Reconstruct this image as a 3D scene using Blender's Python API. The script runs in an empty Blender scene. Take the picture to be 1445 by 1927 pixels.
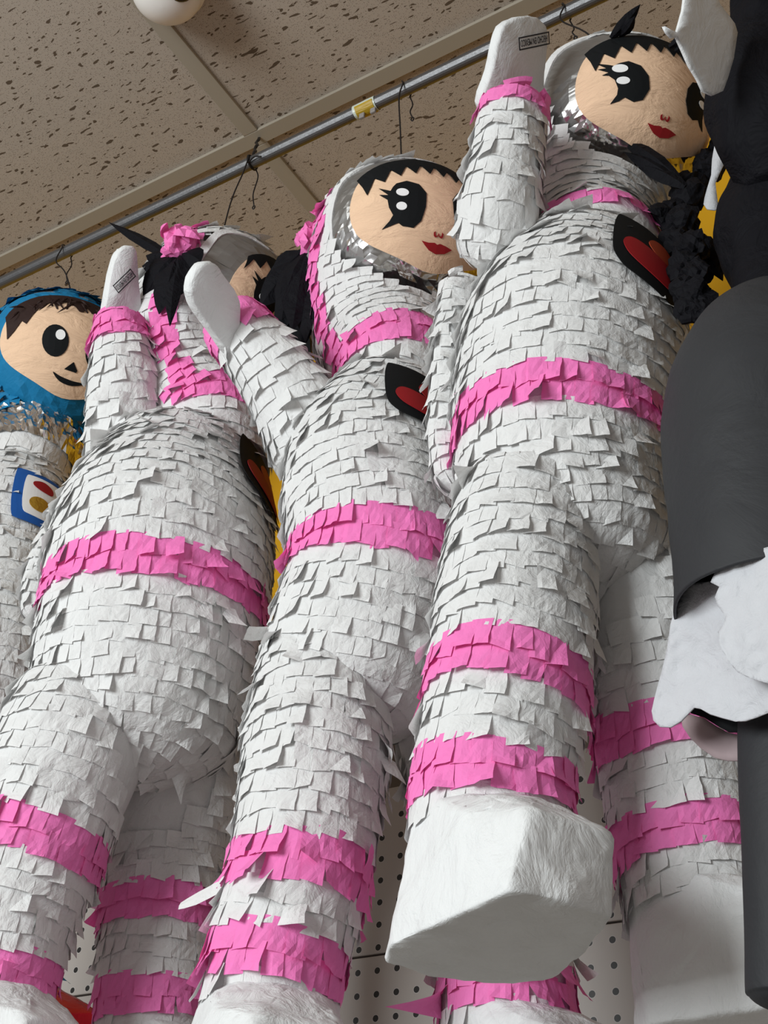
import bpy, bmesh, math, random
import numpy as np
from mathutils import Vector, Matrix
from mathutils.bvhtree import BVHTree
random.seed(7); rng = np.random.default_rng(7)
PI = math.pi
C = bpy.context.scene.collection
SC = bpy.context.scene

# ---------------------------------------------------------------- camera
FPX = 2440.0; TH = math.radians(34.5); AZ = math.radians(32.5); RO = math.radians(2.4)
CAMZ = 1.6
fwd = np.array([-math.sin(AZ)*math.cos(TH), math.cos(AZ)*math.cos(TH), math.sin(TH)])
r0 = np.array([math.cos(AZ), math.sin(AZ), 0.0]); u0 = np.cross(r0, fwd)
RR = math.cos(RO)*r0 + math.sin(RO)*u0
UU = math.cos(RO)*u0 - math.sin(RO)*r0
cam = bpy.data.cameras.new('camera'); co = bpy.data.objects.new('camera', cam); C.objects.link(co)
m = Matrix.Identity(4)
for i in range(3):
    m[i][0] = RR[i]; m[i][1] = UU[i]; m[i][2] = -fwd[i]
m[2][3] = CAMZ
co.matrix_world = m
cam.sensor_fit = 'VERTICAL'; cam.sensor_height = 24; cam.lens = 24*FPX/1927; cam.clip_start = 0.02
SC.camera = co

# ---------------------------------------------------------------- light
SC.view_settings.view_transform = 'Standard'; SC.view_settings.look = 'None'
SC.view_settings.gamma = 1; SC.view_settings.use_curve_mapping = False
SC.view_settings.exposure = 0.0
w = bpy.data.worlds.new('world'); SC.world = w; w.use_nodes = True
wn = w.node_tree.nodes; wl = w.node_tree.links
bg = wn['Background']; bg.inputs[0].default_value = (1.0, 0.955, 0.93, 1); bg.inputs[1].default_value = 0.31

def area(name, loc, target, sx, sy, power, col):
    l = bpy.data.lights.new(name, 'AREA'); l.shape = 'RECTANGLE'; l.size = sx; l.size_y = sy
    l.energy = power; l.color = col
    o = bpy.data.objects.new(name, l); C.objects.link(o); o.location = loc
    o.rotation_euler = (Vector(target)-Vector(loc)).to_track_quat('-Z', 'Y').to_euler()
    return o
area('shop_window_light', (-1.15, -1.60, 2.25), (-0.42, 0.85, 2.15), 1.1, 1.0, 63, (0.94, 0.99, 1.0))

# ---------------------------------------------------------------- helpers
def at(x, y, Y):
    """the point in the plane Y (distance into the shop) that the eye meets at x, y of the photograph"""
    d = fwd*FPX + RR*(x-722.5) - UU*(y-963.5)
    p = d*Y/d[1]
    return np.array([p[0], p[1], p[2]+CAMZ])
def scale_at(p):
    q = np.array(p)-np.array([0, 0, CAMZ]); return FPX/float(q @ fwd)
def proj(p):
    q = np.array(p)-np.array([0, 0, CAMZ]); z = float(q @ fwd)
    return 722.5+FPX*float(q @ RR)/z, 963.5-FPX*float(q @ UU)/z
def V(*a): return np.array(a, float)
def unit(v): return v/(np.linalg.norm(v)+1e-12)

def tag(o, label=None, cat=None, group=None, kind=None):
    if label: o['label'] = label
    if cat: o['category'] = cat
    if group: o['group'] = group
    if kind: o['kind'] = kind
    return o
def thing(name, loc, label, cat, group=None):
    o = bpy.data.objects.new(name, None); C.objects.link(o); o.location = Vector(loc)
    o.empty_display_size = 0.05
    bpy.context.view_layer.update()
    return tag(o, label, cat, group)
def adopt(o, parent):
    if parent is None: return o
    o.parent = parent
    root = parent
    off = Vector((0, 0, 0))
    while root is not None:
        off += root.location; root = root.parent
    o.location = -off + o.location
    return o
class MB:
    """collects vertices and faces for ONE mesh object (world coordinates)"""
    def __init__(s): s.v = []; s.f = []
    def add(s, vs, fs):
        b = len(s.v); s.v.extend([tuple(map(float, q)) for q in vs]); s.f.extend([tuple(i+b for i in q) for q in fs])
    def build(s, name, mat, parent=None, smooth=False, solid=0, bevel=0, label=None):
        me = bpy.data.meshes.new(name); me.from_pydata(s.v, [], s.f); me.update()
        if smooth: me.polygons.foreach_set('use_smooth', [True]*len(me.polygons))
        for q in (mat if isinstance(mat, list) else [mat]): me.materials.append(q)
        o = bpy.data.objects.new(name, me); C.objects.link(o)
        if parent is not None:
            # children live in their parent's space; every parent here is unrotated
            off = Vector((0, 0, 0)); r = parent
            while r is not None: off += r.location; r = r.parent
            me.transform(Matrix.Translation(-off)); o.parent = parent
        if solid:
            k = o.modifiers.new('thickness', 'SOLIDIFY'); k.thickness = solid; k.offset = 0
        if bevel:
            k = o.modifiers.new('bevel', 'BEVEL'); k.width = bevel; k.segments = 2
        if label: o['label'] = label
        return o
def box(mb, c, s, R=None):
    vs = []
    for x in (-.5, .5):
        for y in (-.5, .5):
            for z in (-.5, .5):
                p = V(x*s[0], y*s[1], z*s[2])
                if R is not None: p = R @ p
                vs.append(p+V(*c))
    mb.add(vs, [(0,1,3,2),(4,6,7,5),(0,4,5,1),(2,3,7,6),(0,2,6,4),(1,5,7,3)])
def wire(mb, pts, r, n=8):
    pts = smooth_line([V(*p) for p in pts], 6)
    k = len(pts); vs = []; fs = []
    up = V(0.3, 0.2, 0.93)
    for i, p in enumerate(pts):
        t = unit(pts[min(i+1, k-1)]-pts[max(i-1, 0)])
        a = unit(np.cross(t, up if abs(t @ unit(up)) < .95 else V(1, 0, 0))); b = np.cross(t, a)
        for j in range(n):
            q = 2*PI*j/n; vs.append(p+r*(math.cos(q)*a+math.sin(q)*b))
    for i in range(k-1):
        for j in range(n):
            fs.append((i*n+j, i*n+(j+1) % n, (i+1)*n+(j+1) % n, (i+1)*n+j))
    fs.append(tuple(range(n))[::-1]); fs.append(tuple((k-1)*n+j for j in range(n)))
    mb.add(vs, fs)
def smooth_line(P, n):
    if len(P) < 3:
        return [P[0]+(P[1]-P[0])*i/n for i in range(n+1)]
    Q = [2*P[0]-P[1]]+list(P)+[2*P[-1]-P[-2]]; out = []
    for i in range(1, len(Q)-2):
        for k in range(n):
            t = k/n
            out.append(.5*((2*Q[i])+(-Q[i-1]+Q[i+1])*t+(2*Q[i-1]-5*Q[i]+4*Q[i+1]-Q[i+2])*t*t+(-Q[i-1]+3*Q[i]-3*Q[i+1]+Q[i+2])*t**3))
    out.append(P[-1]); return out
def fill(poly, edge):
    """flat polygon (2-D) -> triangulated, subdivided vertices and faces"""
    bm = bmesh.new(); vs = [bm.verts.new((p[0], p[1], 0)) for p in poly]
    es = [bm.edges.new((vs[i], vs[(i+1) % len(vs)])) for i in range(len(vs))]
    bmesh.ops.triangle_fill(bm, use_beauty=True, use_dissolve=False, edges=es, normal=(0, 0, 1))
    for _ in range(5):
        long = [e for e in bm.edges if e.calc_length() > edge]
        if not long: break
        bmesh.ops.subdivide_edges(bm, edges=long, cuts=1)
        bmesh.ops.triangulate(bm, faces=bm.faces[:])
    bm.verts.index_update()
    v = [(q.co.x, q.co.y) for q in bm.verts]; f = []
    for q in bm.faces:
        ids = [x.index for x in q.verts]
        if q.normal.z < 0: ids.reverse()
        f.append(tuple(ids))
    bm.free(); return v, f
def curve2(pts, n=5, closed=True):
    P = [V(p[0], p[1], 0) for p in pts]
    if closed:
        Q = [P[-1]]+P+[P[0], P[1]]; out = []
        for i in range(1, len(Q)-2):
            for k in range(n):
                t = k/n
                out.append(.5*((2*Q[i])+(-Q[i-1]+Q[i+1])*t+(2*Q[i-1]-5*Q[i]+4*Q[i+1]-Q[i+2])*t*t+(-Q[i-1]+3*Q[i]-3*Q[i+1]+Q[i+2])*t**3))
        return [(q[0], q[1]) for q in out]
    return [(q[0], q[1]) for q in smooth_line(P, n)]
def ellipse(cx, cy, a, b, rot=0, n=24):
    c, s = math.cos(rot), math.sin(rot)
    return [(cx+a*math.cos(t)*c-b*math.sin(t)*s, cy+a*math.cos(t)*s+b*math.sin(t)*c) for t in [2*PI*i/n for i in range(n)]]

# ---------------------------------------------------------------- materials
def mat(name, col, rough=.8, metal=0, transl=0, bump=0, bscale=60, bdetail=4, spec=.3, bdist=.002, stretch=(1,1,1)):
    M_ = bpy.data.materials.new(name); M_.use_nodes = True
    nt = M_.node_tree; n = nt.nodes; l = nt.links; b = n['Principled BSDF']
    b.inputs['Base Color'].default_value = (*col, 1); b.inputs['Roughness'].default_value = rough
    b.inputs['Metallic'].default_value = metal; b.inputs['Specular IOR Level'].default_value = spec
    tc = n.new('ShaderNodeTexCoord'); out = n['Material Output']; nrm = None
    if bump:
        mp = n.new('ShaderNodeMapping'); mp.inputs['Scale'].default_value = stretch
        no = n.new('ShaderNodeTexNoise'); no.inputs['Scale'].default_value = bscale; no.inputs['Detail'].default_value = bdetail
        no.inputs['Roughness'].default_value = .6; no.inputs['Distortion'].default_value = .6
        bu = n.new('ShaderNodeBump'); bu.inputs['Strength'].default_value = bump; bu.inputs['Distance'].default_value = bdist
        l.new(tc.outputs['Object'], mp.inputs[0]); l.new(mp.outputs[0], no.inputs['Vector'])
        l.new(no.outputs['Fac'], bu.inputs['Height']); l.new(bu.outputs[0], b.inputs['Normal']); nrm = bu
    if transl:
        tr = n.new('ShaderNodeBsdfTranslucent'); tr.inputs[0].default_value = (*col, 1)
        if nrm: l.new(nrm.outputs[0], tr.inputs['Normal'])
        mx = n.new('ShaderNodeMixShader'); mx.inputs[0].default_value = transl
        l.new(b.outputs[0], mx.inputs[1]); l.new(tr.outputs[0], mx.inputs[2]); l.new(mx.outputs[0], out.inputs[0])
    return M_
M = dict(
    white=mat('white_tissue_paper', (.775, .775, .77), .75, transl=.12, bump=.8, bscale=55, bdetail=6, bdist=.004),
    white_flat=mat('white_smooth_paper', (.73, .74, .74), .7, bump=.9, bscale=34, bdetail=7, bdist=.006, stretch=(1,1,.6)),
    sheet=mat('white_tissue_sheet', (.64, .65, .68), .75, transl=.15, bump=.9, bscale=60, bdetail=8, bdist=.003),
    pink=mat('pink_tissue_paper', (.92, .22, .55), .7, transl=.12, bump=.5, bscale=60, bdist=.003),
    blue=mat('blue_tissue_paper', (.004, .17, .36), .7, bump=.5, bscale=60, bdist=.003),
    skin=mat('peach_face_paper', (.80, .55, .37), .75, bump=.8, bscale=20, bdetail=6, bdist=.006, stretch=(1,1,3), spec=.1),
    black=mat('black_cut_paper', (.006, .007, .008), .7, spec=.15),
    blackpaper=mat('black_crepe_paper', (.007, .007, .009), .7, bump=.9, bscale=26, bdist=.010, spec=.07),
    gray=mat('charcoal_dress_paper', (.026, .027, .030), .65, bump=.6, bscale=12, bdetail=7, bdist=.006, spec=.3),
    brownhair=mat('brown_paper_hair', (.022, .008, .006), .7, bump=.5),
    red=mat('red_cut_paper', (.30, .008, .012), .6),
    orange=mat('orange_red_cut_paper', (.38, .05, .015), .6),
    whitedot=mat('white_cut_paper', (.85, .85, .85), .7),
    rblue=mat('blue_cut_paper', (.01, .09, .36), .6),
    gold=mat('gold_foil', (.65, .38, .05), .3, metal=.8, bump=.8, bscale=60),
    foil=mat('crumpled_silver_foil', (.75, .75, .75), .16, metal=1, bump=.7, bscale=18, bdetail=3, bdist=.012),
    film=mat('grey_shiny_film', (.30, .29, .28), .30, metal=.7, bump=.35, bscale=22, bdetail=2, bdist=.006, stretch=(1,1,2.5)),
    ink=mat('black_stamp_ink', (.03, .03, .035), .8),
    wirem=mat('black_wire', (.012, .010, .010), .5),
    rail=mat('galvanised_rail_metal', (.17, .17, .175), .42, metal=.85, bump=.15, bscale=200),
    tape=mat('yellow_tape', (.40, .26, .02), .4), clear=mat('clear_tape', (.55, .60, .52), .2),
    cream=mat('ceiling_grid_paint', (.33, .29, .23), .6),
    plastic=mat('white_camera_plastic', (.75, .72, .68), .35), lens=mat('black_camera_lens', (.01, .01, .012), .08, spec=.8),
    yellow=mat('yellow_wall_paint', (.58, .30, .004), .7),
    taupe=mat('taupe_wall_paint', (.17, .14, .115), .7),
    brown=mat('brown_paper', (.20, .11, .05), .7, bump=.4),
    redboot=mat('red_shiny_paper', (.30, .006, .012), .35, bump=.5),
)
def ceiling_mat():
    m_ = bpy.data.materials.new('fissured_ceiling_tile'); m_.use_nodes = True
    nt = m_.node_tree; n = nt.nodes; l = nt.links; b = n['Principled BSDF']; b.inputs['Roughness'].default_value = .9
    b.inputs['Specular IOR Level'].default_value = .1
    tc = n.new('ShaderNodeTexCoord')
    def math_(op, a, c=None, v=None):
        q = n.new('ShaderNodeMath'); q.operation = op; l.new(a, q.inputs[0])
        if c is not None: l.new(c, q.inputs[1])
        if v is not None: q.inputs[1].default_value = v
        return q.outputs[0]
    def layer(scale, sx, rot, thr, dist, rnd):
        mp = n.new('ShaderNodeMapping'); mp.inputs['Rotation'].default_value = (0, 0, rot); mp.inputs['Scale'].default_value = (sx, 1, 1)
        l.new(tc.outputs['Object'], mp.inputs[0])
        ns = n.new('ShaderNodeTexNoise'); ns.inputs['Scale'].default_value = 75; l.new(mp.outputs[0], ns.inputs['Vector'])
        va = n.new('ShaderNodeVectorMath'); va.operation = 'MULTIPLY_ADD'
        l.new(ns.outputs['Color'], va.inputs[0]); va.inputs[1].default_value = (dist, dist, 0); l.new(mp.outputs[0], va.inputs[2])
        vo = n.new('ShaderNodeTexVoronoi'); vo.voronoi_dimensions = '2D'; vo.inputs['Scale'].default_value = scale
        l.new(va.outputs[0], vo.inputs['Vector'])
        sp = n.new('ShaderNodeSeparateColor'); l.new(vo.outputs['Color'], sp.inputs[0])
        t = math_('MULTIPLY', sp.outputs[0], v=thr)
        has = math_('GREATER_THAN', sp.outputs[1], v=rnd)
        t2 = math_('MULTIPLY', t, has)
        return math_('LESS_THAN', vo.outputs['Distance'], t2)
    a = layer(88, .33, .5, .18, .015, .35)
    c = layer(92, .38, -.35, .18, .016, .5)
    e = layer(105, .45, 1.3, .16, .014, .6)
    d = layer(400, 1, 0, .30, 0, .1)
    s = math_('MAXIMUM', a, c); s = math_('MAXIMUM', s, e)
    d2 = math_('MULTIPLY', d, v=.55); s = math_('MAXIMUM', s, d2)
    mx = n.new('ShaderNodeMix'); mx.data_type = 'RGBA'; l.new(s, mx.inputs[0])
    mx.inputs[6].default_value = (.42, .36, .30, 1); mx.inputs[7].default_value = (.11, .08, .055, 1)
    l.new(mx.outputs[2], b.inputs['Base Color'])
    bu = n.new('ShaderNodeBump'); bu.inputs['Strength'].default_value = .6; bu.inputs['Distance'].default_value = .002; bu.invert = True
    l.new(s, bu.inputs['Height']); l.new(bu.outputs[0], b.inputs['Normal'])
    return m_
def peg_mat(x0, z0, pitch=.0254, rad=.0036):
    m_ = bpy.data.materials.new('perforated_steel_panel'); m_.use_nodes = True
    nt = m_.node_tree; n = nt.nodes; l = nt.links; b = n['Principled BSDF']; b.inputs['Roughness'].default_value = .45
    tc = n.new('ShaderNodeTexCoord'); se = n.new('ShaderNodeSeparateXYZ'); l.new(tc.outputs['Object'], se.inputs[0])
    def cell(o, off):
        a = n.new('ShaderNodeMath'); a.operation = 'SUBTRACT'; l.new(o, a.inputs[0]); a.inputs[1].default_value = off-pitch*200.5
        q = n.new('ShaderNodeMath'); q.operation = 'MODULO'; l.new(a.outputs[0], q.inputs[0]); q.inputs[1].default_value = pitch
        r = n.new('ShaderNodeMath'); r.operation = 'SUBTRACT'; l.new(q.outputs[0], r.inputs[0]); r.inputs[1].default_value = pitch/2
        return r.outputs[0]
    cx = cell(se.outputs['X'], x0); cz = cell(se.outputs['Z'], z0)
    cb = n.new('ShaderNodeCombineXYZ'); l.new(cx, cb.inputs[0]); l.new(cz, cb.inputs[1])
    ln = n.new('ShaderNodeVectorMath'); ln.operation = 'LENGTH'; l.new(cb.outputs[0], ln.inputs[0])
    def lt(r):
        g = n.new('ShaderNodeMath'); g.operation = 'LESS_THAN'; l.new(ln.outputs['Value'], g.inputs[0]); g.inputs[1].default_value = r; return g.outputs[0]
    mr = n.new('ShaderNodeMix'); mr.data_type = 'RGBA'; l.new(lt(rad+.0006), mr.inputs[0])
    mr.inputs[6].default_value = (.44, .40, .37, 1); mr.inputs[7].default_value = (.55, .52, .50, 1)
    mx = n.new('ShaderNodeMix'); mx.data_type = 'RGBA'; l.new(lt(rad), mx.inputs[0]); l.new(mr.outputs[2], mx.inputs[6])
    mx.inputs[7].default_value = (.012, .010, .009, 1)
    l.new(mx.outputs[2], b.inputs['Base Color'])
    return m_

# ---------------------------------------------------------------- the setting
WY = 1.25; CZ = CAMZ+1.55
mb = MB(); box(mb, (-.8, -.2, CZ+.01), (6.4, 2.96, .02)); o = mb.build('ceiling', ceiling_mat()); tag(o, 'fissured beige acoustic tile ceiling', None, kind='structure')
o['category'] = 'ceiling'
mb = MB(); box(mb, (-.8, -.6, -.01), (6.4, 3.8, .02)); o = mb.build('floor', mat('grey_floor_vinyl', (.45, .43, .40), .5)); tag(o, 'plain grey shop floor', 'floor', kind='structure')
mb = MB(); box(mb, (-.8, WY+.05, (CZ+CAMZ+.80)/2), (6.4, .06, CZ-CAMZ-.80)); o = mb.build('wall_back', M['yellow']); tag(o, 'yellow painted wall above the steel shelving back', 'wall', kind='structure')
mb = MB(); box(mb, (-.8, WY+.055, (CAMZ+.80)/2), (6.4, .05, CAMZ+.80)); o = mb.build('wall_rear', M['taupe']); tag(o, 'plain taupe wall between yellow band and perforated panels', 'wall', kind='structure')
# ceiling grid bars
GX, GY = at(477, 252, 1)[0]/(at(477, 252, 1)[2]-CAMZ)*1.55, .966
def teebar(name, cx, cy, sx, sy, label):
    mb = MB(); box(mb, (cx, cy, CZ-.003), (sx, sy, .006))
    if sx > sy:
        box(mb, (cx, cy, CZ+.012), (sx, .004, .03))
    o = mb.build(name, M['cream'], bevel=.0008); return tag(o, label, 'ceiling trim', kind='structure')
teebar('trim_1', -.8, GY, 6.4, .0245, 'long cream ceiling grid bar running above the rail')
teebar('trim_2', GX, (GY-.0125-1.6)/2, .0245, GY-.0125+1.6, 'cream ceiling grid cross bar on the room side of the long bar')
teebar('trim_3', GX, (WY+.02+GY+.0125)/2, .0245, WY+.02-GY-.0125, 'short cream ceiling grid bar running to the yellow wall')
# perforated steel panels
PT, PJ = CAMZ+.487*WY, CAMZ+.3305*WY
hx, hz = at(713, 1740, WY)[0], at(713, 1740, WY)[2]
pm = peg_mat(hx, hz)
for (z0, z1, lab) in ((PJ+.0012, PT, 'upper perforated beige steel panel behind the hanging figures'),
                      (PT-.9, PJ-.0012, 'lower perforated beige steel panel below the dark seam')):
    mb = MB(); box(mb, (-.8, WY+.0125, (z0+z1)/2), (6.4, .025, z1-z0))
    o = mb.build('perforated_panel', pm, bevel=.0012); tag(o, lab, 'panel')

# rail, its tape and clamp
RY = .906; RZ = CAMZ+1.40
def on_rail(x, y):
    p = at(x, y, RY); return V(p[0], RY, RZ)
rt = thing('hanging_rail', (-.9, RY, RZ), 'galvanised steel pipe rail slung just below the ceiling', 'rail')
n = 20; mb = MB(); vs = []; fs = []
for X in (-3.6, .7):
    for j in range(n):
        q = 2*PI*j/n; vs.append((X, RY+.0088*math.cos(q), RZ+.0088*math.sin(q)))
for j in range(n): fs.append((j, (j+1) % n, n+(j+1) % n, n+j))
fs.append(tuple(range(n))); fs.append(tuple(n+j for j in range(n))[::-1])
mb.add(vs, fs); mb.build('pipe', M['rail'], rt, smooth=False)
def sleeve(xa, xb, r, name, m_, q0=0, q1=2*PI):
    mb = MB(); vs = []; fs = []; k = 24
    for X in (xa, (xa*2+xb)/3, (xa+2*xb)/3, xb):
        for j in range(k+1):
            q = q0+(q1-q0)*j/k; rr = r+random.uniform(0, .0004)
            vs.append((X, RY+rr*math.cos(q), RZ+rr*math.sin(q)))
    for i in range(3):
        for j in range(k): fs.append((i*(k+1)+j, i*(k+1)+j+1, (i+1)*(k+1)+j+1, (i+1)*(k+1)+j))
    mb.add(vs, fs); return mb.build(name, m_, rt, solid=.0006)
xa, xb = at(668, 230, RY)[0], at(704, 205, RY)[0]
sleeve(xa, xb+.004, .0094, 'tape_wrap', M['clear'])
sleeve(xa+.004, xb+.002, .0103, 'yellow_tape', M['tape'], PI*1.05, PI*1.75)
for xx in (xa+.012, xb):
    mb = MB(); box(mb, (xx, RY-.002, RZ-.0155), (.008, .004, .009)); mb.build('clamp_tab', mat('grey_plastic', (.25, .23, .22), .5), rt, bevel=.001)

# dome camera
dc = at(312, -12, 1.0); dd = dc-V(0, 0, CAMZ); dd = dd*(1.55-.035)/dd[2]; dX, dY = dd[0], dd[1]
dt = thing('dome_camera', (dX, dY, CZ), 'white dome security camera fixed to the ceiling', 'security camera')
def lathe(prof, cx, cy, n=40):
    mb = MB(); vs = []; fs = []
    for (r, z) in prof:
        for j in range(n):
            q = 2*PI*j/n; vs.append((cx+r*math.cos(q), cy+r*math.sin(q), z))
    for i in range(len(prof)-1):
        for j in range(n): fs.append((i*n+j, (i+1)*n+j, (i+1)*n+(j+1) % n, i*n+(j+1) % n))
    mb.add(vs, fs); return mb
DR = .047
lathe([(.0, CZ), (DR*1.05, CZ), (DR*1.08, CZ-.008), (DR*1.08, CZ-.02), (DR*1.0, CZ-.026)], dX, dY).build('housing', M['plastic'], dt, smooth=True)
lathe([(DR*math.cos(a), CZ-.026-DR*.85*math.sin(a)) for a in [i*PI/2/14 for i in range(15)]], dX, dY).build('dome', M['plastic'], dt, smooth=True)
mb = MB(); vs = []; fs = []; ld = unit(V(.75, -.1, -.62)); la = unit(np.cross(ld, V(0, 0, 1))); lb = np.cross(ld, la)
lc = V(dX, dY, CZ-.026)+ld*DR*.80
for i, (r, h) in enumerate(((.017, -.002), (.017, .006), (.013, .008), (.010, .004), (.0, .003))):
    for j in range(24):
        q = 2*PI*j/24; vs.append(lc+r*(math.cos(q)*la+math.sin(q)*lb)+ld*h)
for i in range(4):
    for j in range(24): fs.append((i*24+j, i*24+(j+1) % 24, (i+1)*24+(j+1) % 24, (i+1)*24+j))
mb.add(vs, fs); mb.build('lens', M['lens'], dt, smooth=True)

# wires that hold the figures to the rail
def hook(label, rp, hp, side, tails):
    """rp: where it loops over the rail, hp: the head top it holds"""
    x = rp[0]; t = thing('wire_hook', (x, RY, RZ), label, 'wire', 'wire hooks looped over the rail')
    mb = MB(); loop = []
    for k in range(9):
        q = -.3+(PI+.6)*k/8
        loop.append(V(x+.002*math.sin(k), RY+.0112*math.cos(q)*side, RZ+.0112*math.sin(q)))
    a = list(loop)+[V(x-.002, RY-.012*side, RZ-.03), V((x*1+hp[0])/2, RY-.010*side+(hp[1]-RY)*.4, (RZ+hp[2])/2), V(hp[0], hp[1], hp[2]-.01)]
    wire(mb, a, .0010)
    b = [loop[0], V(x+.004, RY+.012*side, RZ-.02), V(x+.003, RY+.008*side, RZ-.02-tails*.6), V(x+.006, RY+.009*side, RZ-.02-tails)]
    wire(mb, b, .0009)
    c_ = b[-1]; wire(mb, [c_, c_+V(.0022, 0, -.003), c_+V(.0005, 0, -.007), c_+V(-.002, 0, -.003), c_], .0009)
    mb.build('wire', M['wirem'], t, smooth=True)
    return t

# ---------------------------------------------------------------- tubes and paper fringe
class Tube:
    def __init__(s, pts, F, ax=1.0, ay=1.0, cap0=None, cap1=None, n=120):
        P = [V(*p[:3]) for p in pts]; R = [p[3] for p in pts]
        if cap0 is not None:
            d = unit(P[1]-P[0]); r = R[0]; pre = [(P[0]-d*r*cap0*math.sin(t), r*math.cos(t)) for t in (1.55, 1.3, 1.0, .65, .32)]
            P = [q[0] for q in pre]+P; R = [q[1] for q in pre]+R
        if cap1 is not None:
            d = unit(P[-1]-P[-2]); r = R[-1]; post = [(P[-1]+d*r*cap1*math.sin(t), r*math.cos(t)) for t in (.32, .65, 1.0, 1.3, 1.55)]
            P = P+[q[0] for q in post]; R = R+[q[1] for q in post]
        L = smooth_line([np.append(p, r) for p, r in zip(P, R)], 10)
        L = np.array(L)
        # arc length on the profile (centre and radius together), so that caps are covered evenly
        d = np.sqrt((np.diff(L, axis=0)**2).sum(1)); cum = np.concatenate([[0], np.cumsum(d)])
        s.len = cum[-1]; t = np.linspace(0, s.len, n); Q = np.stack([np.interp(t, cum, L[:, k]) for k in range(4)], 1)
        s.c = Q[:, :3]; s.r = np.maximum(Q[:, 3], .0005); s.n = n; s.F = unit(F); s.ax, s.ay = ax, ay
        cs = s.c.copy()
        T = np.gradient(cs, axis=0)
        # smooth tangents of the centre line
        k = 7; Tp = np.pad(T, ((k, k), (0, 0)), mode='edge'); T = np.stack([Tp[i:i+2*k+1].mean(0) for i in range(n)])
        s.T = T/np.linalg.norm(T, axis=1, keepdims=True)
        e1 = s.F-(s.T @ s.F)[:, None]*s.T; s.e1 = e1/np.linalg.norm(e1, axis=1, keepdims=True)
        s.e2 = np.cross(s.e1, s.T)
    def fr(s, q):
        x = min(max(q/s.len*(s.n-1), 0), s.n-1.0001); i = int(x); f = x-i
        L = lambda A: A[i]*(1-f)+A[i+1]*f
        ex = max(0, q-s.len)
        return L(s.c)+L(s.T)*ex, L(s.r), L(s.T), L(s.e1), L(s.e2)
    def S(s, q, a):
        c, r, T, e1, e2 = s.fr(q)
        return c+r*(s.ax*math.cos(a)*e1+s.ay*math.sin(a)*e2)
    def N(s, q, a):
        p0, p1 = s.S(max(q-.003, 0), a), s.S(min(q+.003, s.len), a); q0, q1 = s.S(q, a-.03), s.S(q, a+.03)
        n_ = np.cross(q1-q0, p1-p0)
        c, r, T, e1, e2 = s.fr(q)
        if np.linalg.norm(n_) < 1e-9: return e1
        n_ = unit(n_)
        if n_ @ (s.S(q, a)-c) < 0: n_ = -n_
        return n_
    def depth(s, p):
        return (np.linalg.norm(s.c-p, axis=1)-s.r*min(s.ax, s.ay)).min()
    def s_at_row(s, py):
        ys = [proj(c)[1] for c in s.c]; return float(np.argmin([abs(y-py) for y in ys]))/(s.n-1)*s.len
    def mesh(s, mb, k=40, inset=.0015, wob=.0):
        vs = []; fs = []; N_ = s.n
        for i in range(0, N_, 2):
            q = i/(N_-1)*s.len
            for j in range(k):
                a = 2*PI*j/k; p = s.S(q, a); c = s.c[i]
                vs.append(p-(unit(p-c)*min(inset, s.r[i]*.5)) + rng.normal(0, 1, 3)*wob)
        m_ = len(range(0, N_, 2))
        for i in range(m_-1):
            for j in range(k): fs.append((i*k+j, i*k+(j+1) % k, (i+1)*k+(j+1) % k, (i+1)*k+j))
        fs.append(tuple(range(k))[::-1]); fs.append(tuple((m_-1)*k+j for j in range(k)))
        mb.add(vs, fs)

def flake(mb, tube, q, a, w, ln, lift, base=.0008, flare=1.0, wr=.0006, G=5, extra=0):
    c, r, T, e1, e2 = tube.fr(q+ln*.3)
    if r < .006: return
    da = w/r; sk = random.gauss(0, .06)*da; n_ = tube.N(q+ln*.3, a)
    curl = random.expovariate(1/lift)*flare; curl = min(curl, .007); side = random.gauss(0, .5)
    if random.random() < .025*flare: curl += random.uniform(.004, .010)*flare
    k4 = [random.gauss(0, wr*1.3) for _ in range(4)]
    kd = random.random() < .7
    vs = []; crease = random.choice((.5, .75, 1.0, 1.25)); cd = random.gauss(0, .0024)*(1 if random.random() < .5 else .2)
    ls = ln*random.uniform(.93, 1.06); slant = random.gauss(0, .05)*ln
    for j in range(G):
        v = j/(G-1)
        for i in range(G):
            u = i/(G-1)
            p = tube.S(max(q+v*ls+slant*(u-.5)*2*v, 0.0), a+(u-.5)*da*random.uniform(.94, 1.06)+sk*v)
            off = base+extra+.0009*v+curl*v**1.8*(1+side*(u-.5)*2)
            off += random.gauss(0, wr*.35)*(.3+v)+((k4[0]*(1-u)+k4[1]*u)*(1-v)*.3+(k4[2]*(1-u)+k4[3]*u)*v)
            off += abs(cd)*1.5*max(0, (u+v-crease) if kd else (crease-u-v)*.6)
            vs.append(p+n_*max(off, .0002))
    fs = []
    for j in range(G-1):
        for i in range(G-1): fs += [(j*G+i, j*G+i+1, (j+1)*G+i), (j*G+i+1, (j+1)*G+i+1, (j+1)*G+i)]
    mb.add(vs, fs)

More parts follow.
